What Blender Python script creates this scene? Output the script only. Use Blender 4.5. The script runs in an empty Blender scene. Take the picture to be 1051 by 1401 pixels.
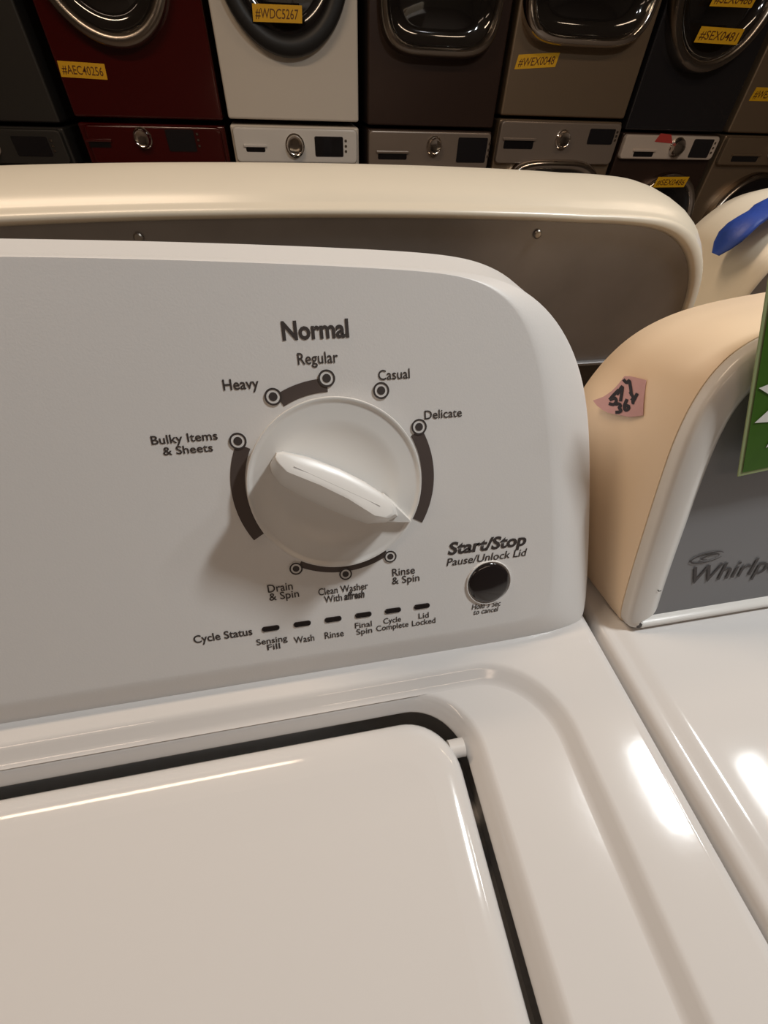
import bpy, bmesh, math, random
from mathutils import Vector, Matrix
from mathutils.bvhtree import BVHTree
random.seed(7)
S = bpy.context.scene
COL = S.collection
ZT = 0.92                      # height of the washer tops above the floor

# ------------------------------------------------------------------ camera, light, exposure
CAM = Vector((-0.06486, -0.11180, 0.26681 + ZT))
PITCH, ROLL, YAW, FPX = 0.811558, 0.046309, 0.215091, 575.0
fw = Vector((math.sin(YAW)*math.cos(PITCH), math.cos(YAW)*math.cos(PITCH), -math.sin(PITCH)))
r0 = Vector((math.cos(YAW), -math.sin(YAW), 0)); u0 = r0.cross(fw)
rt = math.cos(ROLL)*r0 + math.sin(ROLL)*u0
up = -math.sin(ROLL)*r0 + math.cos(ROLL)*u0
cd = bpy.data.cameras.new('camera'); cam = bpy.data.objects.new('camera', cd); COL.objects.link(cam)
cam.matrix_world = Matrix(((rt.x, up.x, -fw.x, CAM.x), (rt.y, up.y, -fw.y, CAM.y), (rt.z, up.z, -fw.z, CAM.z), (0, 0, 0, 1)))
cd.sensor_fit = 'HORIZONTAL'; cd.sensor_width = 36.0; cd.lens = FPX/1051*36.0
cd.clip_start = 0.01; cd.clip_end = 50
S.camera = cam

S.view_settings.view_transform = 'Standard'; S.view_settings.look = 'None'
S.view_settings.gamma = 1.0; S.view_settings.use_curve_mapping = False
S.view_settings.exposure = -0.12

w = bpy.data.worlds.new('world'); S.world = w; w.use_nodes = True
w.node_tree.nodes['Background'].inputs[0].default_value = (1.0, 0.85, 0.68, 1)
w.node_tree.nodes['Background'].inputs[1].default_value = 0.02

def area(name, loc, rot, sx, sy, power, color):
    l = bpy.data.lights.new(name, 'AREA'); l.shape = 'RECTANGLE'; l.size = sx; l.size_y = sy
    l.energy = power; l.color = color
    o = bpy.data.objects.new(name, l); COL.objects.link(o); o.location = loc; o.rotation_euler = rot
    return o
# the ceiling panel above the right hand machine, whiter than the rest
area('ceiling_panel_lamp', (0.91, 0.02, 2.50), (0, 0, 0), 0.10, 0.22, 22, (0.97, 1.0, 1.0))
area('ceiling_panel_lamp', (1.38, -0.06, 2.50), (0, 0, 0), 0.08, 0.20, 4, (0.97, 1.0, 1.0))
# warm tubes along the aisles
area('ceiling_tube_lamp', (-1.6, -1.2, 2.62), (0, 0, 0), 1.2, 0.16, 6, (1.0, 0.75, 0.57))
area('ceiling_tube_lamp', (0.4, -1.9, 2.62), (0, 0, 0), 1.2, 0.16, 5, (1.0, 0.75, 0.57))
area('ceiling_tube_lamp', (-0.9, 0.85, 2.62), (0, 0, 0), 1.2, 0.16, 20, (1.0, 0.76, 0.54))
area('ceiling_tube_lamp', (1.9, 0.95, 2.62), (0, 0, 0), 1.2, 0.16, 9, (1.0, 0.76, 0.54))

# ------------------------------------------------------------------ materials
def mat(name, col, rough=0.5, metal=0.0, coat=0.0, spec=0.5, noise=0.0, nscale=60, bump=0.0, bscale=400, emit=None, alpha=None, coatr=0.05):
    m = bpy.data.materials.new(name); m.use_nodes = True
    nt = m.node_tree; b = nt.nodes['Principled BSDF']
    b.inputs['Base Color'].default_value = (*col, 1); b.inputs['Roughness'].default_value = rough
    b.inputs['Metallic'].default_value = metal; b.inputs['Coat Weight'].default_value = coat
    b.inputs['Coat Roughness'].default_value = coatr; b.inputs['Specular IOR Level'].default_value = spec
    tc = nt.nodes.new('ShaderNodeTexCoord')
    if noise > 0:
        n = nt.nodes.new('ShaderNodeTexNoise'); n.inputs['Scale'].default_value = nscale; n.inputs['Detail'].default_value = 4
        nt.links.new(tc.outputs['Object'], n.inputs['Vector'])
        mx = nt.nodes.new('ShaderNodeMix'); mx.data_type = 'RGBA'; mx.blend_type = 'MIX'
        mx.inputs['A'].default_value = (*[c*(1-noise) for c in col], 1)
        mx.inputs['B'].default_value = (*[min(1, c*(1+noise)) for c in col], 1)
        nt.links.new(n.outputs['Fac'], mx.inputs['Factor']); nt.links.new(mx.outputs['Result'], b.inputs['Base Color'])
    if bump > 0:
        n2 = nt.nodes.new('ShaderNodeTexNoise'); n2.inputs['Scale'].default_value = bscale; n2.inputs['Detail'].default_value = 2
        nt.links.new(tc.outputs['Object'], n2.inputs['Vector'])
        bp = nt.nodes.new('ShaderNodeBump'); bp.inputs['Strength'].default_value = bump; bp.inputs['Distance'].default_value = 0.001
        nt.links.new(n2.outputs['Fac'], bp.inputs['Height']); nt.links.new(bp.outputs['Normal'], b.inputs['Normal'])
    return m
M = {}
M['enamel'] = mat('white_enamel', (0.66, 0.64, 0.625), 0.09, spec=0.42, bump=0.03, bscale=90)
M['face'] = mat('white_console_plastic', (0.74, 0.725, 0.71), 0.38, spec=0.4, bump=0.05, bscale=900)
M['knob'] = mat('white_knob_plastic', (0.73, 0.715, 0.69), 0.30, spec=0.45)
M['ink'] = mat('dark_print', (0.045, 0.036, 0.034), 0.5)
M['band'] = mat('brown_print', (0.075, 0.056, 0.050), 0.5)
M['button'] = mat('black_button', (0.018, 0.014, 0.014), 0.12, coat=0.5)
M['lightgrey'] = mat('pale_grey_plastic', (0.62, 0.60, 0.58), 0.4)
M['gap'] = mat('dark_recess', (0.03, 0.028, 0.026), 0.8)
M['beige'] = mat('yellowed_plastic', (0.93, 0.73, 0.52), 0.42, noise=0.04, nscale=12)
M['cream'] = mat('cream_plastic', (0.74, 0.66, 0.53), 0.30, noise=0.02, nscale=20)
M['steel'] = mat('galvanised_steel', (0.27, 0.255, 0.25), 0.48, metal=0.7, noise=0.18, nscale=25)
M['steel_dark'] = mat('dull_steel', (0.10, 0.09, 0.085), 0.55, metal=0.5)
M['screw'] = mat('screw_metal', (0.3, 0.27, 0.24), 0.35, metal=1)
M['trim'] = mat('white_trim_plastic', (0.75, 0.72, 0.68), 0.22)
M['panelgrey'] = mat('grey_panel', (0.235, 0.235, 0.245), 0.42, metal=0.25)
M['logo'] = mat('dark_chrome_lettering', (0.05, 0.042, 0.042), 0.3, metal=0.4)
M['green'] = mat('green_card', (0.042, 0.120, 0.006), 0.45, noise=0.15, nscale=150)
M['cardedge'] = mat('green_card_edge', (0.30, 0.36, 0.17), 0.5)
M['white_print'] = mat('white_print', (0.78, 0.78, 0.74), 0.5)
M['pink'] = mat('pink_paper', (0.62, 0.36, 0.36), 0.7, noise=0.08, nscale=80)
M['marker'] = mat('black_marker', (0.012, 0.006, 0.012), 0.4)
M['blue'] = mat('blue_cloth', (0.02, 0.06, 0.33), 0.45, noise=0.35, nscale=60, bump=0.5, bscale=120)
M['red'] = mat('dark_red_paint', (0.055, 0.002, 0.002), 0.14, coat=0.6)
M['white_b'] = mat('white_dryer_paint', (0.72, 0.66, 0.58), 0.22)
M['graphite'] = mat('brown_graphite_paint', (0.055, 0.032, 0.024), 0.28, metal=0.4)
M['stainless'] = mat('stainless_front', (0.30, 0.215, 0.14), 0.34, metal=0.6)
M['navy'] = mat('slate_paint', (0.022, 0.020, 0.022), 0.22, metal=0.2, coat=0.3)
M['charcoal'] = mat('charcoal_paint', (0.045, 0.042, 0.038), 0.3, metal=0.2)
M['silver'] = mat('silver_panel', (0.74, 0.62, 0.52), 0.22, metal=0.25)
M['silver_dull'] = mat('dull_silver_panel', (0.26, 0.205, 0.165), 0.28, metal=0.3)
M['chrome'] = mat('chrome', (0.62, 0.57, 0.52), 0.12, metal=1)
M['chrome_dull'] = mat('dull_chrome', (0.36, 0.32, 0.28), 0.25, metal=1)
M['glass'] = mat('dark_door_glass', (0.012, 0.010, 0.009), 0.06, coat=1.0)
M['black'] = mat('black_gloss', (0.008, 0.007, 0.008), 0.12, coat=0.5)
M['black_satin'] = mat('black_satin', (0.010, 0.009, 0.009), 0.45)
M['display'] = mat('dark_display', (0.012, 0.011, 0.013), 0.10, coat=0.8)
M['yellow'] = mat('yellow_label', (0.80, 0.43, 0.008), 0.6, noise=0.1, nscale=40)
M['brown_ink'] = mat('brown_marker', (0.14, 0.045, 0.004), 0.6)
M['redtag'] = mat('red_tag', (0.5, 0.05, 0.04), 0.6)
M['floor'] = mat('grey_floor', (0.24, 0.20, 0.17), 0.45, noise=0.12, nscale=6)
M['wall'] = mat('dim_wall_paint', (0.36, 0.31, 0.26), 0.8, noise=0.04, nscale=5)
M['wall_dark'] = mat('dark_wall_paint', (0.12, 0.10, 0.085), 0.8, noise=0.04, nscale=5)
M['ceil'] = mat('ceiling_paint', (0.62, 0.55, 0.47), 0.9)

# ------------------------------------------------------------------ helpers
def V(x, y, z): return Vector((x, y, z))
def root_of(p):
    off = Vector((0, 0, 0))
    while p is not None: off += p.location; p = p.parent
    return off
def obj(name, bm, m, parent=None, angle=35, smooth=True, wn=True):
    bm.normal_update()
    bmesh.ops.recalc_face_normals(bm, faces=bm.faces)
    off = root_of(parent)
    for v in bm.verts: v.co -= off
    if smooth:
        for f in bm.faces: f.smooth = True
        ca = math.radians(angle)
        for e in bm.edges:
            if len(e.link_faces) != 2 or e.calc_face_angle(0) > ca: e.smooth = False
    me = bpy.data.meshes.new(name); bm.to_mesh(me); bm.free()
    o = bpy.data.objects.new(name, me); COL.objects.link(o); me.materials.append(m); o.parent = parent
    if wn and smooth:
        md = o.modifiers.new('weighted', 'WEIGHTED_NORMAL'); md.keep_sharp = True
    return o
def thing(name, label, cat, loc, group=None):
    o = bpy.data.objects.new(name, None); COL.objects.link(o); o.location = loc; o.empty_display_size = 0.05
    o['label'] = label; o['category'] = cat
    if group: o['group'] = group
    return o
def tag(o, label, cat, group=None):
    o['label'] = label; o['category'] = cat
    if group: o['group'] = group
def struct(name, bm, m, parent=None):
    o = obj(name, bm, m, parent, smooth=False); o['kind'] = 'structure'; return o
def box(bm, x0, x1, y0, y1, z0, z1, bev=0.0, seg=2):
    vs = [bm.verts.new(c) for c in ((x0,y0,z0),(x1,y0,z0),(x1,y1,z0),(x0,y1,z0),(x0,y0,z1),(x1,y0,z1),(x1,y1,z1),(x0,y1,z1))]
    fs = [bm.faces.new([vs[i] for i in q]) for q in ((3,2,1,0),(4,5,6,7),(0,1,5,4),(1,2,6,5),(2,3,7,6),(3,0,4,7))]
    if bev > 0:
        es = list({e for f in fs for e in f.edges})
        bmesh.ops.bevel(bm, geom=es, offset=bev, segments=seg, profile=0.5, affect='EDGES')
    return bm
def loft(bm, loops, cap0=False, cap1=False, closed=True):
    R = [[bm.verts.new(p) for p in L] for L in loops]
    n = len(R[0])
    for a, b in zip(R, R[1:]):
        for i in range(n if closed else n-1):
            j = (i+1) % n
            try: bm.faces.new((a[i], a[j], b[j], b[i]))
            except ValueError: pass
    if cap0: bm.faces.new(list(reversed(R[0])))
    if cap1: bm.faces.new(R[-1])
    return R
def rrect(x0, x1, y0, y1, r, n=10):
    P = []
    for cx, cy, a in ((x1-r, y1-r, 0), (x0+r, y1-r, 90), (x0+r, y0+r, 180), (x1-r, y0+r, 270)):
        for k in range(n+1):
            t = math.radians(a + 90*k/n); P.append((cx+r*math.cos(t), cy+r*math.sin(t)))
    return P
def resample(pts, n):
    d = [0]
    for a, b in zip(pts, pts[1:]): d.append(d[-1]+math.dist(a, b))
    out = []; j = 0
    for k in range(n):
        s = d[-1]*k/(n-1)
        while j < len(d)-2 and d[j+1] < s: j += 1
        t = (s-d[j])/max(1e-12, d[j+1]-d[j]); out.append(tuple(a+(b-a)*t for a, b in zip(pts[j], pts[j+1])))
    return out
def smooth_poly(pts, it=2):
    pts = [tuple(p) for p in pts]
    for _ in range(it):
        q = [pts[0]]
        for i in range(1, len(pts)-1): q.append(tuple(0.25*a+0.5*b+0.25*c for a, b, c in zip(pts[i-1], pts[i], pts[i+1])))
        q.append(pts[-1]); pts = q
    return pts

class Frame:                                   # a sloping panel: u along X, v up the slope, o out of it
    def __init__(s, alpha, y0=0.0, z0=ZT):
        s.V = V(0, math.sin(alpha), math.cos(alpha)); s.N = V(0, -math.cos(alpha), math.sin(alpha)); s.O = V(0, y0, z0)
    def __call__(s, u, v, o=0.0): return s.O + V(u, 0, 0) + s.V*v + s.N*o
class Flat:                                    # an upright panel facing -Y
    def __init__(s, y): s.y = y
    def __call__(s, u, v, o=0.0): return V(u, s.y-o, v)

_cap = {}
def text(name, s, F, u, v, width, cap, m, parent, bold=0.0, shear=0.0, off=0.0003, slope=0.0, sp=1.0, label=None):
    c = bpy.data.curves.new('lettering', 'FONT'); c.body = s; c.size = 1; c.offset = bold; c.shear = shear
    c.resolution_u = 3; c.fill_mode = 'FRONT'; c.space_character = sp
    o = bpy.data.objects.new('lettering', c); COL.objects.link(o)
    dg = bpy.context.evaluated_depsgraph_get(); dg.update()
    me = bpy.data.meshes.new_from_object(o.evaluated_get(dg), depsgraph=dg)
    bpy.data.objects.remove(o); bpy.data.curves.remove(c)
    bm = bmesh.new(); bm.from_mesh(me); bpy.data.meshes.remove(me)
    xs = [q.co.x for q in bm.verts]; x0, x1 = min(xs), max(xs)
    for q in bm.verts:
        uu = (q.co.x-x0)/(x1-x0)*width; vv = q.co.y/0.729*cap
        q.co = F(u+uu, v+vv+uu*slope, off)
    return obj(name, bm, m, parent, smooth=False)
def stroke(bm, F, pts, wd, off=0.0004):        # a pen stroke lying on a panel
    L = []
    for i, p in enumerate(pts):
        a = pts[max(0, i-1)]; b = pts[min(len(pts)-1, i+1)]
        d = Vector((b[0]-a[0], b[1]-a[1])); d.normalize(); n = Vector((-d.y, d.x))*wd/2
        L.append((F(p[0]+n.x, p[1]+n.y, off), F(p[0]-n.x, p[1]-n.y, off)))
    R = [(bm.verts.new(a), bm.verts.new(b)) for a, b in L]
    for a, b in zip(R, R[1:]): bm.faces.new((a[0], b[0], b[1], a[1]))
def arc_band(bm, F, cu, cv, r0, r1, a0, a1, off=0.0003, n=28):
    R = []
    for k in range(n+1):
        t = math.radians(a0+(a1-a0)*k/n); c, s = math.cos(t), math.sin(t)
        R.append((bm.verts.new(F(cu+r0*c, cv+r0*s, off)), bm.verts.new(F(cu+r1*c, cv+r1*s, off))))
    for a, b in zip(R, R[1:]): bm.faces.new((a[0], b[0], b[1], a[1]))
def disc(bm, F, cu, cv, r, off=0.0003, n=28):
    bm.faces.new([bm.verts.new(F(cu+r*math.cos(2*math.pi*k/n), cv+r*math.sin(2*math.pi*k/n), off)) for k in range(n)])
def revolve(bm, F, cu, cv, prof, n=64, cap=True):  # profile of (radius, offset)
    loops = [[F(cu+r*math.cos(2*math.pi*k/n), cv+r*math.sin(2*math.pi*k/n), o) for k in range(n)] for r, o in prof]
    loft(bm, loops, False, cap)

# ------------------------------------------------------------------ the room
bm = bmesh.new(); box(bm, -4.0, 5.5, -4.5, 4.0, -0.1, 0.0); struct('floor', bm, M['floor'])
bm = bmesh.new(); box(bm, -4.0, 5.5, -4.5, 4.0, 2.7, 2.8); struct('ceiling', bm, M['ceil'])
bm = bmesh.new(); box(bm, -4.1, 5.6, 4.0, 4.1, 0, 2.7); struct('wall_back', bm, M['wall_dark'])
bm = bmesh.new(); box(bm, -4.1, 5.6, -4.6, -4.5, 0, 2.7); struct('wall_front', bm, M['wall'])
bm = bmesh.new(); box(bm, -4.1, -4.0, -4.5, 4.0, 0, 2.7); struct('wall_left', bm, M['wall'])
bm = bmesh.new(); box(bm, 5.5, 5.6, -4.5, 4.0, 0, 2.7); struct('wall_right', bm, M['wall'])

# ------------------------------------------------------------------ the washer in front
XC = -0.234; XR = 0.1165; XL = 2*XC-XR; YF = -0.53; YR = 0.150
W = thing('washing_machine', 'nearest white top-load washer with a big dial on its sloping control console', 'washing machine', (XC, -0.19, 0))
def sym(x1, y0, y1, r, z, n=12):
    return [V(x, y, ZT+z) for x, y in rrect(2*XC-x1, x1, y0, y1, r, n)]
bm = bmesh.new()
loft(bm, [sym(XR, YF, YR, 0.020, -0.90), sym(XR, YF, YR, 0.020, -0.030)], True, False); obj('cabinet', bm, M['enamel'], W)
for sx in (XL+0.05, XR-0.05):
    for sy in (YF+0.06, YR-0.06):
        bm = bmesh.new()
        for_l = [[V(sx+r*math.cos(k*math.pi/8), sy+r*math.sin(k*math.pi/8), z) for k in range(16)] for r, z in ((0.018, 0.0), (0.02, 0.004), (0.02, 0.012), (0.008, 0.014), (0.008, 0.0205))]
        loft(bm, for_l, True, True); obj('levelling_foot', bm, M['gap'], W)
bm = bmesh.new()
GX, GY, GR, GF = 0.0735, -0.0075, 0.050, -0.488
loops = [sym(XR, YF, YR, 0.020, -0.0299), sym(XR, YF, YR, 0.020, -0.0080), sym(XR-0.001, YF+0.001, YR-0.001, 0.020, -0.0045),
         sym(XR-0.003, YF+0.003, YR-0.003, 0.019, -0.0018), sym(XR-0.006, YF+0.006, YR-0.006, 0.018, -0.0004), sym(XR-0.010, YF+0.010, YR-0.010, 0.016, 0),
         sym(GX+0.001, GF-0.001, GY+0.001, GR, -0.0021), sym(GX, GF, GY, GR, -0.0022)]
for d, z in ((0.0015, -0.0026), (0.0035, -0.0040), (0.0075, -0.0072), (0.0095, -0.0085), (0.011, -0.0089), (0.0115, -0.0090)):
    loops.append(sym(GX-d, GF+d, GY-d, GR-d*0.6, z))
LX, LY, LR, LF = 0.0165, -0.0172, 0.038, -0.465
loops += [sym(LX+0.001, LF-0.001, LY+0.001, LR, -0.0090)]
for d, z in ((0.0, -0.0091), (0.0015, -0.0096), (0.004, -0.0115), (0.007, -0.0148), (0.009, -0.0172), (0.0100, -0.0182), (0.0104, -0.0190), (0.0100, -0.0196), (-0.0040, -0.0205), (-0.0080, -0.0300), (-0.0080, -0.1100), (0.05, -0.1105)):
    loops.append(sym(LX-d, LF+d, LY-d*0.72, LR-d*0.5, z))
loft(bm, loops, False, True); obj('top_deck', bm, M['enamel'], W, angle=60)
bm = bmesh.new()
lx, ly, lr, lf = -0.0010, -0.0335, 0.031, -0.452
lid_loops = [sym(lx-0.0015, lf+0.0015, ly-0.0015, lr, -0.0240), sym(lx, lf, ly, lr, -0.0220)]
for d, z in ((0.0, -0.0125), (0.0006, -0.0090), (0.002, -0.0062), (0.0042, -0.0044), (0.0075, -0.0033), (0.012, -0.0027), (0.02, -0.0022), (0.0205, -0.0022), (0.09, -0.0012), (0.16, -0.0009)):
    lid_loops.append(sym(lx-d, lf+d, ly-d, max(lr-d*0.7, 0.02), z))
loft(bm, lid_loops, True, True); lid = obj('lid', bm, M['enamel'], W, angle=60)
bm = bmesh.new()
hx, hy = 0.0010, -0.0515
hl = [[V(hx+dx, hy+0.0052*math.cos(k*math.pi/10), ZT-0.0135+0.0052*math.sin(k*math.pi/10)) for k in range(20)] for dx in (-0.006, -0.0054, 0.0024, 0.0032)]
loft(bm, hl, True, True); obj('hinge_pin', bm, M['lightgrey'], lid)

# console: a face with a rolled rim all round, closed to the back
F1 = Frame(0.524223)
outer = [(-0.234,0.2408,0.003),(-0.1903,0.2397,0.0030),(-0.1463,0.2382,0.0030),(-0.0990,0.2363,0.0030),(-0.0478,0.2332,0.0030),(-0.0150,0.2312,0.0030),(0.0080,0.2295,0.0035),(0.0239,0.2279,0.0040),(0.0406,0.2257,0.0050),(0.0590,0.2206,0.0080),(0.0775,0.2087,0.0110),(0.0922,0.1906,0.0120),(0.1011,0.1695,0.0120),(0.1059,0.1474,0.0120),(0.1090,0.1242,0.0120),(0.1120,0.0843,0.0120),(0.1138,0.0520,0.0120),(0.1146,0.0294,0.0120),(0.1146,0.0100,0.0115),(0.1115,0.0015,0.0095),(0.1050,-0.0010,0.0080),(0.0842,-0.0022,0.0068),(0.0497,-0.0024,0.0064),(0.0024,-0.0026,0.0064),(-0.0476,-0.0028,0.0064),(-0.1619,-0.0028,0.0064),(-0.234,-0.0028,0.0064)]
crease = [(-0.234,0.2390),(-0.1890,0.2378),(-0.1455,0.2364),(-0.0987,0.2343),(-0.0482,0.2312),(-0.0157,0.2292),(0.0069,0.2271),(0.0204,0.2252),(0.0323,0.2215),(0.0446,0.2145),(0.0541,0.2040),(0.0607,0.1890),(0.0655,0.1714),(0.0686,0.1551),(0.0721,0.1336),(0.0770,0.0920),(0.0790,0.0621),(0.0795,0.0412),(0.0784,0.0300),(0.0745,0.0225),(0.0690,0.0195),(0.0599,0.0183),(0.0417,0.0180),(-0.0034,0.0178),(-0.0466,0.0176),(-0.1567,0.0174),(-0.234,0.0174)]
def dens(P): 
    P = smooth_poly(P, 1); Q = []
    for a, b in zip(P, P[1:]):
        for k in range(4): Q.append(tuple(x+(y-x)*k/4 for x, y in zip(a, b)))
    Q.append(P[-1]); return smooth_poly(Q, 5)
outer = dens(outer); crease = dens([(a, b, 0.0) for a, b in crease])
def ring(P): return P + [(2*XC-p[0], p[1], p[2]) for p in reversed(P[1:-1])]
outer, crease = ring(outer), ring(crease)
def mixl(t, dt): return [F1(c[0]+(o[0]-c[0])*t, c[1]+(o[1]-c[1])*t, -o[2]*dt) for o, c in zip(outer, crease)]
bm = bmesh.new()
back = []
for o in outer:
    p = F1(o[0], o[1], -o[2]); back.append(V(XC+(p.x-XC)*0.995, YR-0.004, max(p.z, ZT-0.001)))
mid = []
for o in outer:
    p = F1(o[0], o[1], -o[2]); mid.append(V(p.x, min(YR-0.006, p.y+0.006), max(p.z-0.0006, ZT-0.001)))
inner = [F1(c[0]*0.98+XC*0.02, c[1]*0.98+0.12*0.02, 0) for c in crease]
loft(bm, [back, mid, mixl(1, 1), mixl(0.975, 0.90), mixl(0.93, 0.82), mixl(0.80, 0.68), mixl(0.60, 0.47), mixl(0.40, 0.27), mixl(0.25, 0.135), mixl(0.13, 0.045), mixl(0.05, 0.008), mixl(0, 0), inner], True, True)
console = obj('console', bm, M['face'], W, angle=50)

KU, KV = -0.05501, 0.12403
# legends printed on the face
def leg(s, u, v, wd, cap=0.0045, bold=0.0, **k): text('printed_legend', s, F1, u, v, wd, cap*1.12, M['ink'], console, bold=bold+0.010, **k)
leg('Normal', -0.0743, 0.1990, 0.0333, 0.0078, bold=0.022)
leg('Regular', -0.0682, 0.1870, 0.0205, 0.0052)
leg('Heavy', -0.1063, 0.1769, 0.0175, 0.0048, bold=0.006)
leg('Bulky Items', -0.1452, 0.1530, 0.0321, 0.0040, bold=0.006); leg('& Sheets', -0.1408, 0.1472, 0.0244, 0.0038, bold=0.006)
leg('Casual', -0.0274, 0.1770, 0.0171, 0.0047); leg('Delicate', -0.0030, 0.1548, 0.0216, 0.0044)
leg('Rinse', -0.0265, 0.0628, 0.0142, 0.0046); leg('& Spin', -0.0270, 0.0574, 0.0173, 0.0044)
leg('Drain', -0.1004, 0.0630, 0.0143, 0.0046); leg('& Spin', -0.1003, 0.0577, 0.0172, 0.0044)
leg('Clean Washer', -0.0718, 0.0567, 0.0300, 0.0042); leg('With', -0.0689, 0.0514, 0.0108, 0.0042)
leg('affresh', -0.0569, 0.0514, 0.0125, 0.0046, bold=0.02, shear=0.2)
leg('Start/Stop', 0.0089, 0.0722, 0.0515, 0.0072, bold=0.024, shear=0.18)
leg('Pause/Unlock Lid', 0.0078, 0.0647, 0.0534, 0.0047, shear=0.2)
leg('Hold 3 Sec', 0.0242, 0.0316, 0.0199, 0.0036, shear=0.2); leg('to cancel', 0.0254, 0.0277, 0.0172, 0.0034, shear=0.2)
leg('Cycle Status', -0.1463, 0.0371, 0.0333, 0.0046, bold=0.01)
leg('Sensing', -0.1117, 0.0295, 0.0182, 0.0037, bold=0.004); leg('Fill', -0.1061, 0.0250, 0.0078, 0.0036, bold=0.004)
leg('Wash', -0.0898, 0.0268, 0.0123, 0.0042); leg('Rinse', -0.0711, 0.0268, 0.0118, 0.0042)
leg('Final', -0.0520, 0.0308, 0.0106, 0.0036); leg('Spin', -0.0515, 0.0262, 0.0100, 0.0036)
leg('Cycle', -0.0340, 0.0310, 0.0113, 0.0036); leg('Complete', -0.0389, 0.0265, 0.0208, 0.0036)
leg('Lid', -0.0113, 0.0309, 0.0067, 0.0036); leg('Locked', -0.0158, 0.0263, 0.0155, 0.0036)
for ri, ro, a0, a1 in ((0.0485, 0.0560, 152, 210), (0.0487, 0.0556, 89.5, 118), (0.0492, 0.0564, -31, 27), (0.0495, 0.0540, -119, -60)):
    bm = bmesh.new(); arc_band(bm, F1, KU, KV, ri, ro, a0, a1); obj('cycle_band', bm, M['band'], console, smooth=False)
for a, sc in ((150.6, 1), (119.8, 1), (89.5, 1), (59, 1), (29, 1), (-59.8, 0.86), (-89.6, 0.86), (-120, 0.86)):
    t = math.radians(a); cu, cv = KU+0.05555*math.cos(t), KV+0.05555*math.sin(t)
    bm = bmesh.new(); disc(bm, F1, cu, cv, 0.00435*sc, 0.0005); d = obj('cycle_mark', bm, M['face'], console, smooth=False)
    bm = bmesh.new(); arc_band(bm, F1, cu, cv, 0.0034*sc, 0.0044*sc, 0, 360, 0.0007); disc(bm, F1, cu, cv, 0.0022*sc, 0.0007)
    obj('mark_ring', bm, M['ink'], console, smooth=False)
for k in range(6):
    cu, cv = -0.1022+0.01866*k, 0.0394
    o = [(x, y) for x, y in rrect(cu-0.0052, cu+0.0052, cv-0.0017, cv+0.0017, 0.0016, 5)]
    bm = bmesh.new(); loft(bm, [[F1(x, y, -0.0005) for x, y in o], [F1(x, y, 0.0004) for x, y in o], [F1(cu+(x-cu)*0.93, cv+(y-cv)*0.8, 0.0007) for x, y in o]], True, True)
    obj('indicator_light', bm, M['button'], console)
bu, bv = 0.0355, 0.0495
bm = bmesh.new(); revolve(bm, F1, bu, bv, [(0.0151, -0.0005), (0.0151, 0.0008), (0.0148, 0.0012), (0.0144, 0.0011), (0.0141, 0.0002)], 48, True); obj('button_bezel', bm, M['face'], console)
bm = bmesh.new(); revolve(bm, F1, bu, bv, [(0.0136, -0.0002), (0.0136, 0.0012), (0.0131, 0.0018), (0.0115, 0.0023), (0.0060, 0.0029), (0.0015, 0.0031)], 48, True); obj('start_button', bm, M['button'], console)

# the dial
bm = bmesh.new()
revolve(bm, F1, KU, KV, [(0.0400, 0.0004), (0.0405, 0.0050), (0.0455, 0.0062), (0.0466, 0.0074), (0.0467, 0.0092), (0.0463, 0.0102), (0.0455, 0.0104), (0.0447, 0.0099), (0.0440, 0.0094), (0.0430, 0.0092), (0.036, 0.0093), (0.033, 0.0090), (0.030, 0.0082), (0.026, 0.0070), (0.018, 0.0058), (0.004, 0.0055)], 96, True)
knob = obj('cycle_dial', bm, M['knob'], W, angle=50)
TA = math.radians(-31.0); ca, sa = math.cos(TA), math.sin(TA)
def kp(a, b, h): return F1(KU+a*ca-b*sa, KV+a*sa+b*ca, h)
GB = [(-0.0362,-0.0048),(-0.0335,-0.0085),(-0.0262,-0.0120),(-0.0100,-0.0132),(0.0100,-0.0131),(0.0245,-0.0124),(0.0335,-0.0078),(0.0385,-0.0010),(0.0345,0.0035),(0.0265,0.0060),(0.0100,0.0080),(-0.0050,0.0083),(-0.0200,0.0074),(-0.0330,0.0046),(-0.0358,0.0020)]
GT = [(-0.0358,0.0036),(-0.0338,0.0018),(-0.0292,0.0000),(-0.0120,0.0006),(0.0040,0.0002),(0.0205,-0.0018),(0.0262,-0.0004),(0.0290,0.0028),(0.0270,0.0062),(0.0195,0.0088),(0.0080,0.0104),(-0.0060,0.0108),(-0.0210,0.0095),(-0.0335,0.0070),(-0.0360,0.0055)]
def gl(t, h, k=1.0):
    L = [(b[0]+(c[0]*0.965-0.0010-b[0])*t, b[1]+(c[1]+0.0018-b[1])*t) for b, c in zip(GB, GT)]
    cx = -0.004; cy = sum(q[1] for q in L)/len(L)
    return [kp(cx+(a-cx)*k, cy+(b-cy)*k, h-max(0, t)**2*(b-cy)*k*0.50) for a, b in L]
bm = bmesh.new()
loft(bm, [gl(-0.06, 0.0045, 1.04), gl(0.0, 0.0075, 1.02), gl(0.06, 0.0095), gl(0.35, 0.0200), gl(0.65, 0.0290), gl(0.88, 0.0350), gl(0.97, 0.0370), gl(1.0, 0.0378, 0.985), gl(1.0, 0.0384, 0.93), gl(1.0, 0.0390, 0.5)], False, True); obj('grip', bm, M['knob'], knob, angle=40)
bm = bmesh.new()
pt = [(0.0240, 0.0075), (0.0300, 0.0062), (0.0370, 0.0036), (0.0452, 0.0006), (0.0455, -0.0004), (0.0380, -0.0040), (0.0310, -0.0062), (0.0240, -0.0075)]
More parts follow.
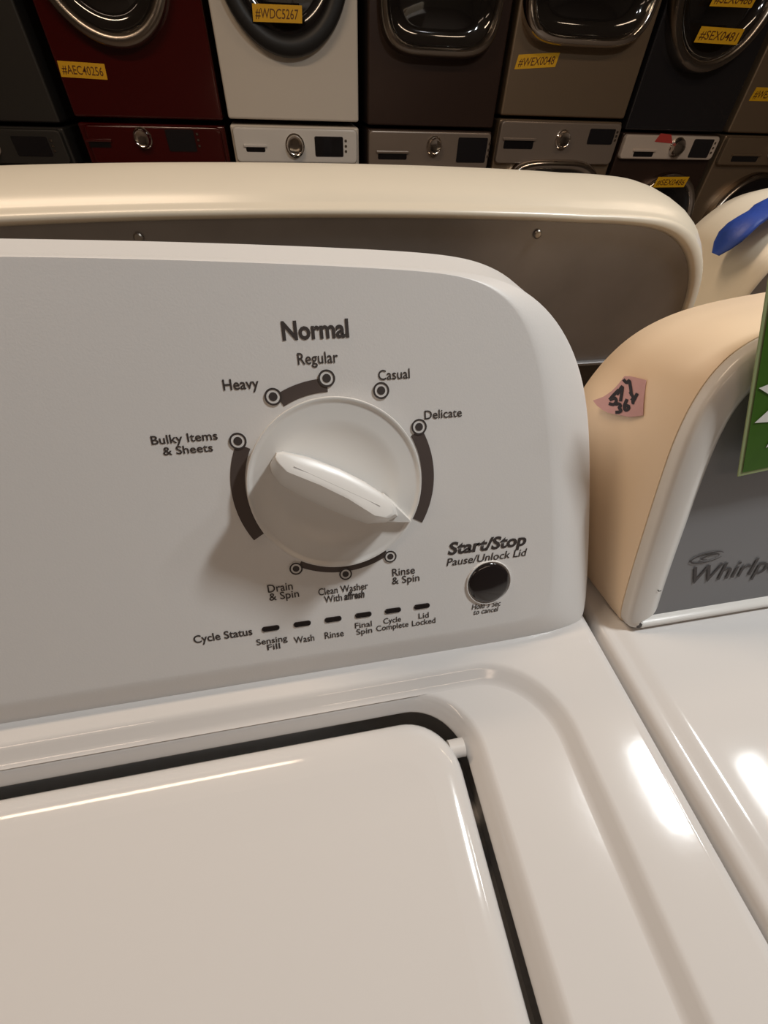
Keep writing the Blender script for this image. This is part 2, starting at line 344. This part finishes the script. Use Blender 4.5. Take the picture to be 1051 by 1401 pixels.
loft(bm, [[kp(a, b, h) for a, b in pt] for h in (0.0085, 0.0128)] + [[kp(0.024+(a-0.024)*0.95, b*0.85, 0.0138) for a, b in pt]], False, True); obj('pointer', bm, M['knob'], knob, angle=30)
bm = bmesh.new()
loft(bm, [[kp(a, b+0.0052, h) for a, b in ((-0.0262, 0.0003), (0.0180, 0.0003), (0.0180, -0.0003), (-0.0262, -0.0003))] for h in (0.0370, 0.0394)], False, True); obj('grip_line', bm, M['lightgrey'], knob, smooth=False)
# ------------------------------------------------------------------ back-to-back washers: we see the backs of their consoles
def rear_console(c, label, screws, sticker=None, dy=0.0, rim=1.0):
    T = thing('washing_machine', label, 'washing machine', (c, 0.58+dy, 0), 'washers turned around behind the console')
    bm = bmesh.new(); box(bm, c-0.350, c+0.350, 0.235+dy, 0.90+dy, 0.02, ZT, 0.008); obj('cabinet', bm, M['enamel'], T)
    for sx in (-0.29, 0.29):
        for sy in (0.30+dy, 0.84+dy):
            bm = bmesh.new(); loft(bm, [[V(c+sx+0.02*math.cos(k*math.pi/8), sy+0.02*math.sin(k*math.pi/8), z) for k in range(16)] for z in (0, 0.0205)], True, True)
            obj('levelling_foot', bm, M['gap'], T)
    half = [(0.0, 0.1990), (0.10, 0.1990), (0.18, 0.1988), (0.2250, 0.1980), (0.2640, 0.1952), (0.2850, 0.1895), (0.3000, 0.1810), (0.3127, 0.1690), (0.3215, 0.1565), (0.3265, 0.1440), (0.3305, 0.1240), (0.3340, 0.0900), (0.3365, 0.0400), (0.3380, 0.0010)]
    half = smooth_poly(resample(half, 60), 3)
    def outl(dz, dx, y, k=1.0):
        dz, dx = dz*rim, dx*rim
        L = []
        for x, z in half:
            zz = z*k + dz*(min(1.0, z/0.15)**1.0) - 0.09*(x*x)*(1 if x < 0.2 else 0.2*0.2/(x*x))
            L.append((x+dx*min(1, x/0.25), max(zz, 0.0)))
        L = [(-x, z) for x, z in reversed(L[1:])] + L
        return [V(c+x, y+dy, ZT+z) for x, z in L]
    bm = bmesh.new()
    loft(bm, [outl(-0.0015, -0.0015, 0.240), outl(-0.0015, -0.0015, 0.2225), outl(-0.0005, -0.0005, 0.2208), outl(0.0008, 0.0012, 0.2203), outl(0.0024, 0.0040, 0.2205), outl(0.0038, 0.0075, 0.2220),
              outl(0.0046, 0.0098, 0.2250), outl(0.0050, 0.0110, 0.2290), outl(0.0062, 0.0125, 0.2315), outl(0.0085, 0.0145, 0.2350), outl(0.0110, 0.0160, 0.2410), outl(0.0135, 0.0170, 0.2500), outl(0.0160, 0.0175, 0.2650), outl(0.0175, 0.0178, 0.2800), outl(0.0178, 0.0176, 0.2950),
              outl(0.0160, 0.017, 0.3080), outl(0.0110, 0.016, 0.3200), outl(-0.005, 0.015, 0.336), outl(0, 0.012, 0.40, 0.5), outl(0, 0.010, 0.45, 0.02)], closed=False)
    obj('console_rim', bm, M['cream'], T, angle=70)
    bm = bmesh.new()
    P = [(x, max(0.084, z-0.0012-0.09*(x*x)*(1 if x < 0.2 else 0.04/(x*x)))) for x, z in half if z > 0.07]
    P = [(x-0.0008, z) for x, z in P]; P = P + [(P[-1][0], 0.082)]
    P = [(-x, z) for x, z in reversed(P[1:])] + P
    loft(bm, [[V(c+x, y+dy, ZT+z) for x, z in P] for y in (0.2270, 0.2232)], True, True)
    box(bm, c-0.322, c+0.322, 0.2190+dy, 0.2260+dy, ZT+0.0800, ZT+0.0835, 0.0008, 1)
    pn = obj('back_panel', bm, M['steel'], T)
    bm = bmesh.new(); box(bm, c-0.326, c+0.326, 0.2345+dy, 0.2380+dy, ZT+0.001, ZT+0.081); obj('lower_back_panel', bm, M['steel_dark'], T)
    FB = Flat(0.2231+dy)
    for su, sv in screws:
        bm = bmesh.new(); revolve(bm, FB, su, ZT+sv, [(0.0030, 0.0), (0.0030, 0.0012), (0.0022, 0.0020), (0.0008, 0.0022)], 16, True); obj('screw', bm, M['screw'], pn)
    if sticker:
        u, v, a, b = sticker
        bm = bmesh.new(); bm.faces.new([bm.verts.new(FB(*p, 0.0004)) for p in ((u, ZT+v), (u+a, ZT+v), (u+a, ZT+v+b), (u+0.012, ZT+v+b))]); obj('paper_sticker', bm, M['lightgrey'], pn, smooth=False)
    return T
rear_console(-0.055, 'cream washer turned back-to-front right behind the dial console, grey steel back showing', [(-0.1603, 0.1876), (0.1139, 0.1867)], (-0.0990, 0.1650, 0.0270, 0.0165))
rear_console(0.697, 'cream washer turned back-to-front at the right edge, blue cloth lying over its console', [(0.47, 0.184), (0.76, 0.184)], None, 0.03, 0.35)

# ------------------------------------------------------------------ the laundry machine on the right
X0 = 0.1205; X1 = X0+0.694; XM = (X0+X1)/2
R = thing('washing_machine', 'white washer on the right with an arched beige console and grey control panel', 'washing machine', (XM, -0.19, 0))
def rsym(d, z, r=0.02):
    return [V(x, y, ZT+z) for x, y in rrect(X0+d, X1-d, YF+d, YR-d, max(r-d*0.5, 0.004), 8)]
bm = bmesh.new(); loft(bm, [rsym(0, -0.90), rsym(0, -0.0301)], True, True); obj('cabinet', bm, M['enamel'], R)
for sx in (X0+0.05, X1-0.05):
    for sy in (YF+0.06, YR-0.06):
        bm = bmesh.new(); loft(bm, [[V(sx+0.02*math.cos(k*math.pi/8), sy+0.02*math.sin(k*math.pi/8), z) for k in range(16)] for z in (0, 0.0205)], True, True); obj('levelling_foot', bm, M['gap'], R)
bm = bmesh.new()
def rdeck(d, z):
    L = resample([tuple(p) for p in rsym(d, z)] + [tuple(rsym(d, z)[0])], 181)[:-1]; out = []
    for x, y, zz in L:
        e = min(1, max(0, min(x-X0, X1-x)-0.020)/0.16); g = min(1, max(0, (-0.015-y)/0.05)); f = min(1, max(0, (y-YF-0.02)/0.06))
        out.append(V(x, y, zz+0.0020*(1-(1-e)**2)*(g*g*(3-2*g))*f))
    return out
loft(bm, [rdeck(d, z) for d, z in ((0, -0.03), (0, -0.010), (0.0008, -0.0065), (0.0025, -0.0040), (0.005, -0.0028), (0.0085, -0.0028), (0.0115, -0.0022), (0.0145, -0.0010), (0.018, -0.0002), (0.021, 0.0), (0.03, 0), (0.04, 0), (0.055, 0), (0.07, 0), (0.09, 0), (0.11, 0), (0.14, 0), (0.17, 0), (0.2, 0))], True, True)
obj('top_deck', bm, M['enamel'], R, angle=60)
F2 = Frame(math.radians(20))
rface = [(0.1480, -0.0015), (0.1400, 0.0000), (0.1362, 0.0040), (0.1345, 0.0130), (0.1345, 0.0500), (0.1355, 0.0850), (0.1366, 0.1150), (0.1380, 0.1350), (0.1415, 0.1530), (0.1478, 0.1685), (0.1570, 0.1805), (0.1730, 0.1900), (0.2000, 0.1965), (0.2600, 0.2010), (0.3600, 0.2040), (XM, 0.2050)]
rback = [(0.1400, 0.0005), (0.1340, 0.0005), (0.1290, 0.0020), (0.1268, 0.0120), (0.1265, 0.0450), (0.1268, 0.0750), (0.1275, 0.1020), (0.1305, 0.1190), (0.1370, 0.1360), (0.1465, 0.1500), (0.1580, 0.1595), (0.1740, 0.1675), (0.2000, 0.1745), (0.2600, 0.1820), (0.3600, 0.1870), (XM, 0.1880)]
def rdens(P):
    Q = []
    for a, b in zip(P, P[1:]):
        for k in range(5): Q.append(tuple(x+(y-x)*k/5 for x, y in zip(a, b)))
    Q.append(P[-1]); return smooth_poly(Q, 6)
rface, rback = rdens(rface), rdens(rback)
def rring(P): return P + [(2*XM-p[0], p[1]) for p in reversed(P[:-1])]
rfull, bfull = rring(rface), rring(rback)
def inset(P, d, bottom=None):
    out = []; n = len(P)
    for i, p in enumerate(P):
        a = P[i-1]; b = P[(i+1) % n]; t = Vector((b[0]-a[0], b[1]-a[1])); t.normalize(); nr = Vector((t.y, -t.x))
        k = 0.0 if bottom is None or p[1] > 0.02 else max(0.0, nr.y)**2
        if i in (0, n-1) and bottom is not None: k = 1.0
        dd = d if bottom is None else d*(1-k)+bottom*k
        out.append((p[0]+nr.x*dd, p[1]+nr.y*dd))
    return out
bm = bmesh.new()
fr = [F2(x, y, -0.004) for x, y in rfull]
bk = [V(x, 0.112, ZT+z) for x, z in bfull]
def lerp(t, s): return [a.lerp(b, t) + V(0, 0, 0.002*s*min(1, max(0, a.z-ZT-0.1)/0.08)) - V(0.003*s*(1 if a.x < XM else -1), 0, 0) for a, b in zip(fr, bk)]
bk2 = [V(XM+(x-XM)*0.985, 0.135, ZT+z*0.965) for x, z in bfull]
bk3 = [V(XM+(x-XM)*0.95, 0.147, ZT+z*0.90) for x, z in bfull]
loft(bm, [fr, lerp(0.1, 0.4), lerp(0.3, 0.8), lerp(0.5, 1.0), lerp(0.75, 0.7), bk, bk2, bk3], True, True)
for v in bm.verts: v.co.z = max(v.co.z, ZT+0.0002)
bm.normal_update(); SHELL = BVHTree.FromBMesh(bm)
shell = obj('console_shell', bm, M['beige'], R, angle=55)
# white frame round the panel
def rl(d, o, bottom=None): return [F2(x, max(y, -0.0012), o) for x, y in inset(rfull, d, bottom)]
bm = bmesh.new()
loft(bm, [rl(0.0008, -0.0040), rl(0.0006, 0.0010), rl(0.0014, 0.0030, 0.001), rl(0.0035, 0.0044, 0.0018), rl(0.0080, 0.0056, 0.003), rl(0.0135, 0.0060, 0.0045), rl(0.0180, 0.0052, 0.0058), rl(0.0220, 0.0030, 0.007), rl(0.0250, 0.0008, 0.0082), rl(0.0254, -0.002, 0.0084)])
obj('panel_frame', bm, M['trim'], R, angle=60)
bm = bmesh.new(); loft(bm, [rl(0.0245, -0.003, 0.0078), rl(0.0245, 0.0004, 0.0078)], True, True)
panel = obj('control_panel', bm, M['panelgrey'], R, smooth=False)
text('brand_lettering', 'Whirlpool', F2, 0.1785, 0.0303, 0.0930, 0.0150, M['logo'], panel, bold=0.004, shear=0.12, off=0.0010)
bm = bmesh.new()
def ell(cu, cv, a, b, rot, t0, t1, w0, w1, n=40):
    L = []
    for k in range(n+1):
        t = math.radians(t0+(t1-t0)*k/n); f = k/n; wd = w0+(w1-w0)*math.sin(math.pi*f)
        x, y = a*math.cos(t), b*math.sin(t); nx, ny = math.cos(t)/a, math.sin(t)/b; l = math.hypot(nx, ny); nx, ny = nx/l, ny/l
        pr = []
        for s in (-1, 1):
            xx, yy = x+nx*wd*s/2, y+ny*wd*s/2
            pr.append(bm.verts.new(F2(cu+xx*math.cos(rot)-yy*math.sin(rot), cv+xx*math.sin(rot)+yy*math.cos(rot), 0.0010)))
        L.append(pr)
    for a_, b_ in zip(L, L[1:]): bm.faces.new((a_[0], b_[0], b_[1], a_[1]))
ell(0.1865, 0.0512, 0.0125, 0.0036, 0.10, 20, 330, 0.0004, 0.0012)
ell(0.1885, 0.0514, 0.0065, 0.0016, 0.12, -30, 250, 0.0004, 0.0012)
obj('brand_swirl', bm, M['logo'], panel, smooth=False)
FT = lambda u, v, o=0.0: F2(u, v, 0.0058+o)
bm = bmesh.new(); revolve(bm, F2, 0.1445, 0.0038, [(0.0022, 0.0030), (0.0022, 0.0056), (0.0016, 0.0060), (0.0005, 0.0060)], 16, True); obj('screw', bm, M['steel_dark'], R)
bm = bmesh.new(); stroke(bm, F2, [(0.1492, 0.0345), (0.1505, 0.0332), (0.1522, 0.0335)], 0.0008, 0.0063); obj('scratch', bm, M['steel_dark'], R, smooth=False)

# ------------------------------------------------------------------ pink paper note on the beige shell, green card on the panel
def ray(px, py): return (fw*FPX + rt*(px-525.5) - up*(py-700.5)).normalized()
def on_shell(px, py, lift=0.0008):
    d = ray(px, py); h = SHELL.ray_cast(CAM, d)
    return None if h[0] is None else (h[0], h[1])
A = on_shell(853, 545)
pc, pn_ = A
if pn_.dot(CAM-pc) < 0: pn_ = -pn_
def note_pt(px, py, lift):
    d = ray(px, py); t = (pc-CAM).dot(pn_)/d.dot(pn_); p = CAM+d*t
    h = SHELL.find_nearest(p); q = h[0]; n = h[1]
    if n.dot(CAM-q) < 0: n = -n
    return q+n*lift
NOTE = {'tl': (857, 516), 'tr': (884, 520), 'br': (880, 568), 'bm': (866, 571), 'bl': (836, 565), 'l': (819, 549), 'ul': (832, 545), 'um': (845, 533)}
edgeL = resample([(857, 516), (851, 525), (843, 535), (832, 544), (819, 549)], 9); edgeR = resample([(884, 520), (883, 535), (881, 555), (880, 568)], 9)
bm = bmesh.new(); G = []
botm = resample([(819, 549), (826, 559), (840, 566), (866, 571), (880, 568)], 9)
top_ = resample([(857, 516), (866, 516), (876, 518), (884, 520)], 9)
for i in range(9):
    row = []
    for j in range(9):
        s, t = i/8, j/8
        # Coons patch of the paper's four edges
        L_, R_, T_, B_ = edgeL[i], edgeR[i], top_[j], botm[j]
        x = (1-t)*L_[0]+t*R_[0]+(1-s)*T_[0]+s*B_[0]-((1-s)*(1-t)*857+(1-s)*t*884+s*(1-t)*819+s*t*880)
        y = (1-t)*L_[1]+t*R_[1]+(1-s)*T_[1]+s*B_[1]-((1-s)*(1-t)*516+(1-s)*t*520+s*(1-t)*549+s*t*568)
        lift = 0.0010 + 0.0045*(s**2)*(1-t) + 0.0020*(1-s)*(1-t)
        row.append(bm.verts.new(note_pt(x, y, lift)))
    G.append(row)
for i in range(8):
    for j in range(8): bm.faces.new((G[i][j], G[i+1][j], G[i+1][j+1], G[i][j+1]))
bm.normal_update(); NB = BVHTree.FromBMesh(bm)
note = thing('paper_note', 'torn pink paper note with black marker numbers stuck on the beige console shell', 'note', pc)
paper = obj('paper', bm, M['pink'], note, angle=80, wn=False)
so = paper.modifiers.new('thickness', 'SOLIDIFY'); so.thickness = 0.0003; so.offset = -1
def on_note(px, py):
    d = ray(px, py); h = NB.ray_cast(CAM, d)
    if h[0] is None: h = NB.find_nearest(note_pt(px, py, 0.002))
    return h[0] - d*0.0004
def nstroke(bm, pts, wd=4.4):
    pts = smooth_poly(resample(pts, 14), 1); L = []
    for i, p in enumerate(pts):
        a = pts[max(0, i-1)]; b = pts[min(len(pts)-1, i+1)]; d = Vector((b[0]-a[0], b[1]-a[1])); d.normalize(); n = Vector((-d.y, d.x))*wd/2
        L.append((bm.verts.new(on_note(p[0]+n.x, p[1]+n.y)), bm.verts.new(on_note(p[0]-n.x, p[1]-n.y))))
    for a, b in zip(L, L[1:]): bm.faces.new((a[0], b[0], b[1], a[1]))
bm = bmesh.new()
for pts in ([(847, 533), (839, 541), (834, 547)], [(834, 547), (842, 544), (844, 549), (840, 554), (833, 552)],       # 5
            [(844, 540), (852, 527), (851, 536), (849, 549)],                                                          # 7
            [(853, 519), (858, 525), (861, 519), (863, 531), (864, 541)],                                              # 7
            [(842, 553), (848, 552), (850, 555), (846, 558), (851, 561), (848, 564), (842, 564)],                      # 3
            [(858, 546), (854, 555), (855, 562), (860, 560), (861, 555), (856, 555)],                                  # 6
            [(862, 536), (867, 544), (864, 548)], [(872, 538), (868, 546), (865, 551), (868, 551)]): nstroke(bm, pts)
obj('handwriting', bm, M['marker'], note, smooth=False)

card = thing('sale_card', 'green card with a white burst hanging over the grey panel at the right edge', 'card', F2(0.22, 0.16, 0.0125))
CO = 0.0125
ang = math.radians(-13.5)
cbu, cbv = 0.1716, 0.1156
def FC(a, b, o=0.0): return F2(cbu+a*math.cos(-ang*0+0.10)-b*math.sin(-ang), cbv+a*math.sin(0.10)+b*math.cos(ang), CO+o)
bm = bmesh.new(); box_pts = [(0, 0), (0.085, 0), (0.085, 0.112), (0, 0.112)]
loft(bm, [[FC(a, b, o) for a, b in box_pts] for o in (-0.0006, 0.0)], True, True); cb = obj('card_border', bm, M['cardedge'], card, smooth=False)
bm = bmesh.new(); bm.faces.new([bm.verts.new(FC(a, b, 0.0004)) for a, b in ((0.0022, 0.0022), (0.0828, 0.0022), (0.0828, 0.1098), (0.0022, 0.1098))]); obj('card_face', bm, M['green'], card, smooth=False)
bm = bmesh.new(); P = []
for k in range(26):
    t = math.radians(196) + 2*math.pi*k/26; r = (1.0 if k % 2 == 0 else 0.66)*(1.13 if k in (4, 8) else 1.0)
    P.append(bm.verts.new(FC(0.0450+0.0425*r*math.cos(t), 0.0430+0.0400*r*math.sin(t), 0.0008)))
bm.faces.new(P); obj('white_burst', bm, M['white_print'], card, smooth=False)

# ------------------------------------------------------------------ blue cloth on the far console
bm = bmesh.new()
path = [(0.3490, 0.290, 0.150), (0.3530, 0.290, 0.163), (0.3600, 0.290, 0.1735), (0.3690, 0.290, 0.1790), (0.3810, 0.290, 0.1850), (0.3950, 0.290, 0.1930), (0.4100, 0.290, 0.2000), (0.4300, 0.290, 0.2060), (0.4700, 0.290, 0.2095), (0.5500, 0.290, 0.2110)]
path = smooth_poly(resample(path, 30), 2); L = []
for i, p in enumerate(path):
    a = Vector(path[max(0, i-1)]); b = Vector(path[min(29, i+1)]); d = (b-a).normalized(); nrm = d.cross(V(0, 1, 0)).normalized()
    if nrm.z < 0: nrm = -nrm
    wv = 1+0.12*math.sin(i*1.1)+0.08*math.sin(i*2.3); fl = min(1, (i+1)/3)
    L.append([Vector(p)+V(0, 0, ZT)+V(0, 1, 0)*0.015*fl*math.cos(k*math.pi/8)*wv + nrm*(0.0045+0.0045*fl*math.sin(k*math.pi/8)) for k in range(16)])
loft(bm, L, True, True); bc = obj('blue_cloth', bm, M['blue'], None, angle=70, wn=False)
tag(bc, 'rolled blue cloth strip lying over the rear-facing console at the right edge', 'cloth')

# ------------------------------------------------------------------ stacked dryers and washers along the back
YB = 2.7586
FS = Flat(YB)
def sup(cx, cz, rx, rz, e, n=64):
    L = []
    for k in range(n):
        t = 2*math.pi*k/n; c, s = math.cos(t), math.sin(t)
        L.append((cx+rx*math.copysign(abs(c)**(2/e), c), cz+rz*math.copysign(abs(s)**(2/e), s)))
    return L
def door(parent, cx, cz, rx, rz, e, mring, mglass, rw=0.13, depth=0.06):
    cz += ZT
    def lp(s, d): return [FS(x, z, d) for x, z in sup(cx, cz, rx*s, rz*s, e)]
    bm = bmesh.new()
    loft(bm, [lp(1.0, -0.002), lp(1.0, depth*0.55), lp(0.985, depth*0.82), lp(0.96, depth), lp(0.96-rw*0.45, depth*1.05), lp(0.96-rw*0.8, depth*0.92), lp(0.96-rw, depth*0.62), lp(0.96-rw-0.005, depth*0.3)], False, False)
    d = obj('door', bm, mring, parent, angle=50)
    g = 0.96-rw
    bm = bmesh.new(); loft(bm, [lp(g*1.0, depth*0.60), lp(g*0.96, depth*0.46), lp(g*0.88, depth*0.32), lp(g*0.80, depth*0.26), lp(g*0.76, depth*0.27), lp(g*0.72, depth*0.32), lp(g*0.5, depth*0.45), lp(g*0.2, depth*0.52)], False, True)
    obj('door_glass', bm, mglass, d, angle=60)
    return d
def label(parent, s, x0, x1, z0, z1, sl=0.0, skew=0.0, off=0.0012, F=None):
    F = F or FS; z0 += ZT; z1 += ZT; w_ = x1-x0
    bm = bmesh.new(); bm.faces.new([bm.verts.new(F(*p, off)) for p in ((x0-skew, z0), (x1-skew, z0+sl*w_), (x1, z1+sl*w_), (x0, z1))])
    l = obj('price_label', bm, M['yellow'], parent, smooth=False); l['label'] = 'yellow handwritten price label'
    if s: text('handwriting', s, F, x0+0.05*w_-skew*0.5, z0+(z1-z0)*0.22, w_*0.88, (z1-z0)*0.58, M['brown_ink'], l, bold=0.004, shear=0.15, off=off+0.0008, slope=sl)
def upper(x0, x1, zj, m, lab, cat='dryer'):
    T = thing('dryer', lab, 'dryer', ((x0+x1)/2, YB+0.35, ZT+zj), 'front-load dryers stacked on top along the back')
    bm = bmesh.new(); box(bm, x0, x1, YB, YB+0.70, ZT+zj, ZT+zj+0.94, 0.010, 3); obj('cabinet', bm, m, T)
    bm = bmesh.new(); o = rrect(x0+0.012, x1-0.012, ZT+zj+0.80, ZT+zj+0.92, 0.02, 5)
    loft(bm, [[FS(a, b, d) for a, b in o] for d in (-0.002, 0.012)], False, True); obj('control_panel', bm, m, T)
    return T
def lower(x0, x1, zt, m, mp, lab, panel, dial, disp, draw, dd, rd=0.036):
    T = thing('washing_machine', lab, 'washing machine', ((x0+x1)/2, YB+0.35, 0), 'front-load washers under the dryers along the back')
    bm = bmesh.new(); box(bm, x0, x1, YB, YB+0.70, 0.0, ZT+zt, 0.010, 3); obj('cabinet', bm, m, T)
    px0, px1, pz0, pz1 = panel
    bm = bmesh.new(); o = rrect(px0, px1, ZT+pz0, ZT+pz1, 0.018, 6); cx, cz = (px0+px1)/2, ZT+(pz0+pz1)/2
    def sc(a, b, i): return (a-math.copysign(i, a-cx), b-math.copysign(i, b-cz))
    loft(bm, [[FS(a, b, -0.002) for a, b in o], [FS(a, b, 0.018) for a, b in o], [FS(*sc(a, b, 0.003), 0.024) for a, b in o], [FS(*sc(a, b, 0.010), 0.027) for a, b in o]], False, True)
    p = obj('control_panel', bm, mp, T)
    FP = Flat(YB-0.027)
    if dial:
        bm = bmesh.new(); revolve(bm, FP, dial[0], ZT+dial[1], [(rd*1.12, -0.001), (rd*1.12, 0.006), (rd*1.0, 0.010), (rd*0.92, 0.030), (rd*0.84, 0.034), (rd*0.70, 0.031), (rd*0.2, 0.030)], 32, True); obj('dial', bm, M['chrome'], p)
    if disp:
        bm = bmesh.new(); o = rrect(disp[0], disp[1], ZT+disp[2], ZT+disp[3], 0.006, 3); loft(bm, [[FP(a, b, d) for a, b in o] for d in (-0.001, 0.003)], False, True); obj('display', bm, M['display'], p)
        for k in range(3):
            zz = ZT+disp[2]+(disp[3]-disp[2])*(k+0.8)/3.8
            bm = bmesh.new(); box(bm, disp[1]+0.008, disp[1]+0.020, YB-0.031, YB-0.0265, zz, zz+0.010, 0.002, 1); obj('button', bm, M['chrome_dull'], p)
    if draw:
        bm = bmesh.new(); o = rrect(draw[0], draw[1], ZT+draw[2], ZT+draw[3], 0.006, 3); loft(bm, [[FP(a, b, d) for a, b in o] for d in (-0.001, 0.0015)], False, True); obj('drawer_pull', bm, M['black'], p)
        bm = bmesh.new(); box(bm, draw[0]-0.01, draw[1]+0.01, YB-0.036, YB-0.0265, ZT+draw[3], ZT+draw[3]+0.012, 0.004, 2); obj('drawer_lip', bm, mp, p)
    if dd: door(T, *dd)
    return T

# far left, mostly outside the frame
T = upper(-1.70, -1.055, 0.045, M['charcoal'], 'charcoal dryer at the far left edge, stacked beside the red one')
door(T, -1.38, 0.60, 0.285, 0.285, 2, M['chrome_dull'], M['glass'])
lower(-1.70, -1.055, 0.030, M['charcoal'], M['charcoal'], 'charcoal washer at the far left edge, beside the red one', (-1.69, -1.065, -0.10, 0.025), (-1.38, -0.035), (-1.28, -1.13, -0.07, 0.0), (-1.64, -1.50, -0.07, -0.04), (-1.345, -0.395, 0.275, 0.275, 2, M['chrome'], M['glass']))
# red
T = upper(-0.985, -0.325, 0.068, M['red'], 'dark red dryer stacked second from the left, chrome ringed door')
door(T, -0.690, 0.550, 0.262, 0.262, 2, M['chrome_dull'], M['glass'], 0.16)
label(T, '#AEC40256', -0.972, -0.785, 0.197, 0.246, -0.02, 0.006)
lower(-0.985, -0.325, 0.050, M['red'], M['red'], 'dark red washer under the red dryer', (-0.955, -0.345, -0.100, 0.045), (-0.707, 0.002), (-0.60, -0.47, -0.045, 0.036), (-0.955, -0.86, -0.035, -0.015), (-0.655, -0.372, 0.268, 0.268, 2, M['chrome'], M['glass']))
# white
T = upper(-0.298, 0.338, 0.076, M['white_b'], 'white dryer with a round black door and a yellow label')
door(T, 0.022, 0.562, 0.276, 0.276, 2, M['black_satin'], M['black'], 0.22, 0.05)
label(T, '#WDC5267', -0.117, 0.090, 0.387, 0.437, 0.015, 0.004, F=Flat(YB-0.062))
lower(-0.298, 0.338, 0.056, M['white_b'], M['trim'], 'white washer under the white dryer, round chrome dial and square dark display', (-0.288, 0.325, -0.084, 0.050), (0.008, -0.015), (0.108, 0.252, -0.056, 0.022), (-0.235, -0.142, -0.042, -0.024), (0.02, -0.375, 0.262, 0.262, 2, M['black'], M['black']), 0.042)
# brown graphite
T = upper(0.383, 1.058, 0.066, M['graphite'], 'brown graphite dryer with a rounded square glass door')
door(T, 0.713, 0.580, 0.285, 0.272, 4.2, M['chrome_dull'], M['glass'], 0.10, 0.07)
lower(0.383, 1.058, 0.054, M['graphite'], M['silver_dull'], 'brown graphite washer under the graphite dryer', (0.386, 1.050, -0.105, 0.050), (0.735, -0.006), (0.866, 1.030, -0.072, 0.030), (0.435, 0.59, -0.064, -0.040), (0.735, -0.355, 0.270, 0.270, 3, M['chrome'], M['glass']))
# stainless
T = upper(1.090, 1.812, 0.118, M['stainless'], 'stainless dryer with the widest squared glass door and a yellow label')
door(T, 1.430, 0.640, 0.335, 0.272, 4.2, M['chrome'], M['glass'], 0.10, 0.07)
label(T, '#WEX0048', 1.130, 1.345, 0.285, 0.335, 0.07, 0.01)
lower(1.090, 1.812, 0.105, M['stainless'], M['silver_dull'], 'stainless washer under the widest stainless dryer', (1.094, 1.800, -0.075, 0.100), (1.460, 0.032), (1.612, 1.765, 0.014, 0.078), (1.125, 1.295, -0.012, 0.022), (1.455, -0.330, 0.315, 0.278, 3.6, M['chrome'], M['glass']))
# slate
T = upper(1.838, 2.470, 0.074, M['navy'], 'slate black dryer with two yellow labels on its round door')
door(T, 2.120, 0.590, 0.285, 0.290, 2, M['chrome_dull'], M['glass'], 0.15, 0.07)
label(T, '#SEX0481', 2.010, 2.255, 0.405, 0.458, 0.0, 0.01, F=Flat(YB-0.082))
label(T, '#SEX0486', 2.020, 2.250, 0.520, 0.570, 0.02, 0.01, F=Flat(YB-0.082))
T = lower(1.838, 2.470, 0.064, M['graphite'], M['silver'], 'grey washer under the slate dryer, bright silver control panel', (1.846, 2.455, -0.048, 0.058), (2.185, 0.008), (2.285, 2.415, -0.036, 0.046), (1.925, 2.050, -0.036, -0.014), (2.240, -0.345, 0.240, 0.240, 2, M['chrome'], M['black']), 0.040)
label(T, '#SEX0486', 2.115, 2.325, -0.172, -0.122, 0.01, 0.01, F=Flat(YB-0.066))
bm = bmesh.new(); bm.faces.new([bm.verts.new(V(x, YB-0.0285, ZT+z)) for x, z in ((2.03, 0.030), (2.15, 0.024), (2.12, 0.062), (2.05, 0.066))]); obj('red_tag', bm, M['redtag'], T, smooth=False)
# right edge
T = upper(2.505, 3.170, 0.074, M['stainless'], 'stainless dryer cut off by the right edge, above the last washer')
door(T, 2.84, 0.60, 0.285, 0.285, 2, M['chrome_dull'], M['glass'])
label(T, '#WEX0412', 2.553, 2.770, 0.208, 0.262, 0.01, 0.01)
lower(2.505, 3.170, 0.064, M['stainless'], M['stainless'], 'stainless washer at the right edge with a large round black door', (2.510, 3.160, -0.070, 0.058), (2.86, 0.0), (2.99, 3.12, -0.05, 0.03), (2.59, 2.77, -0.052, -0.026), (2.88, -0.385, 0.275, 0.285, 2, M['chrome_dull'], M['black'], 0.08))
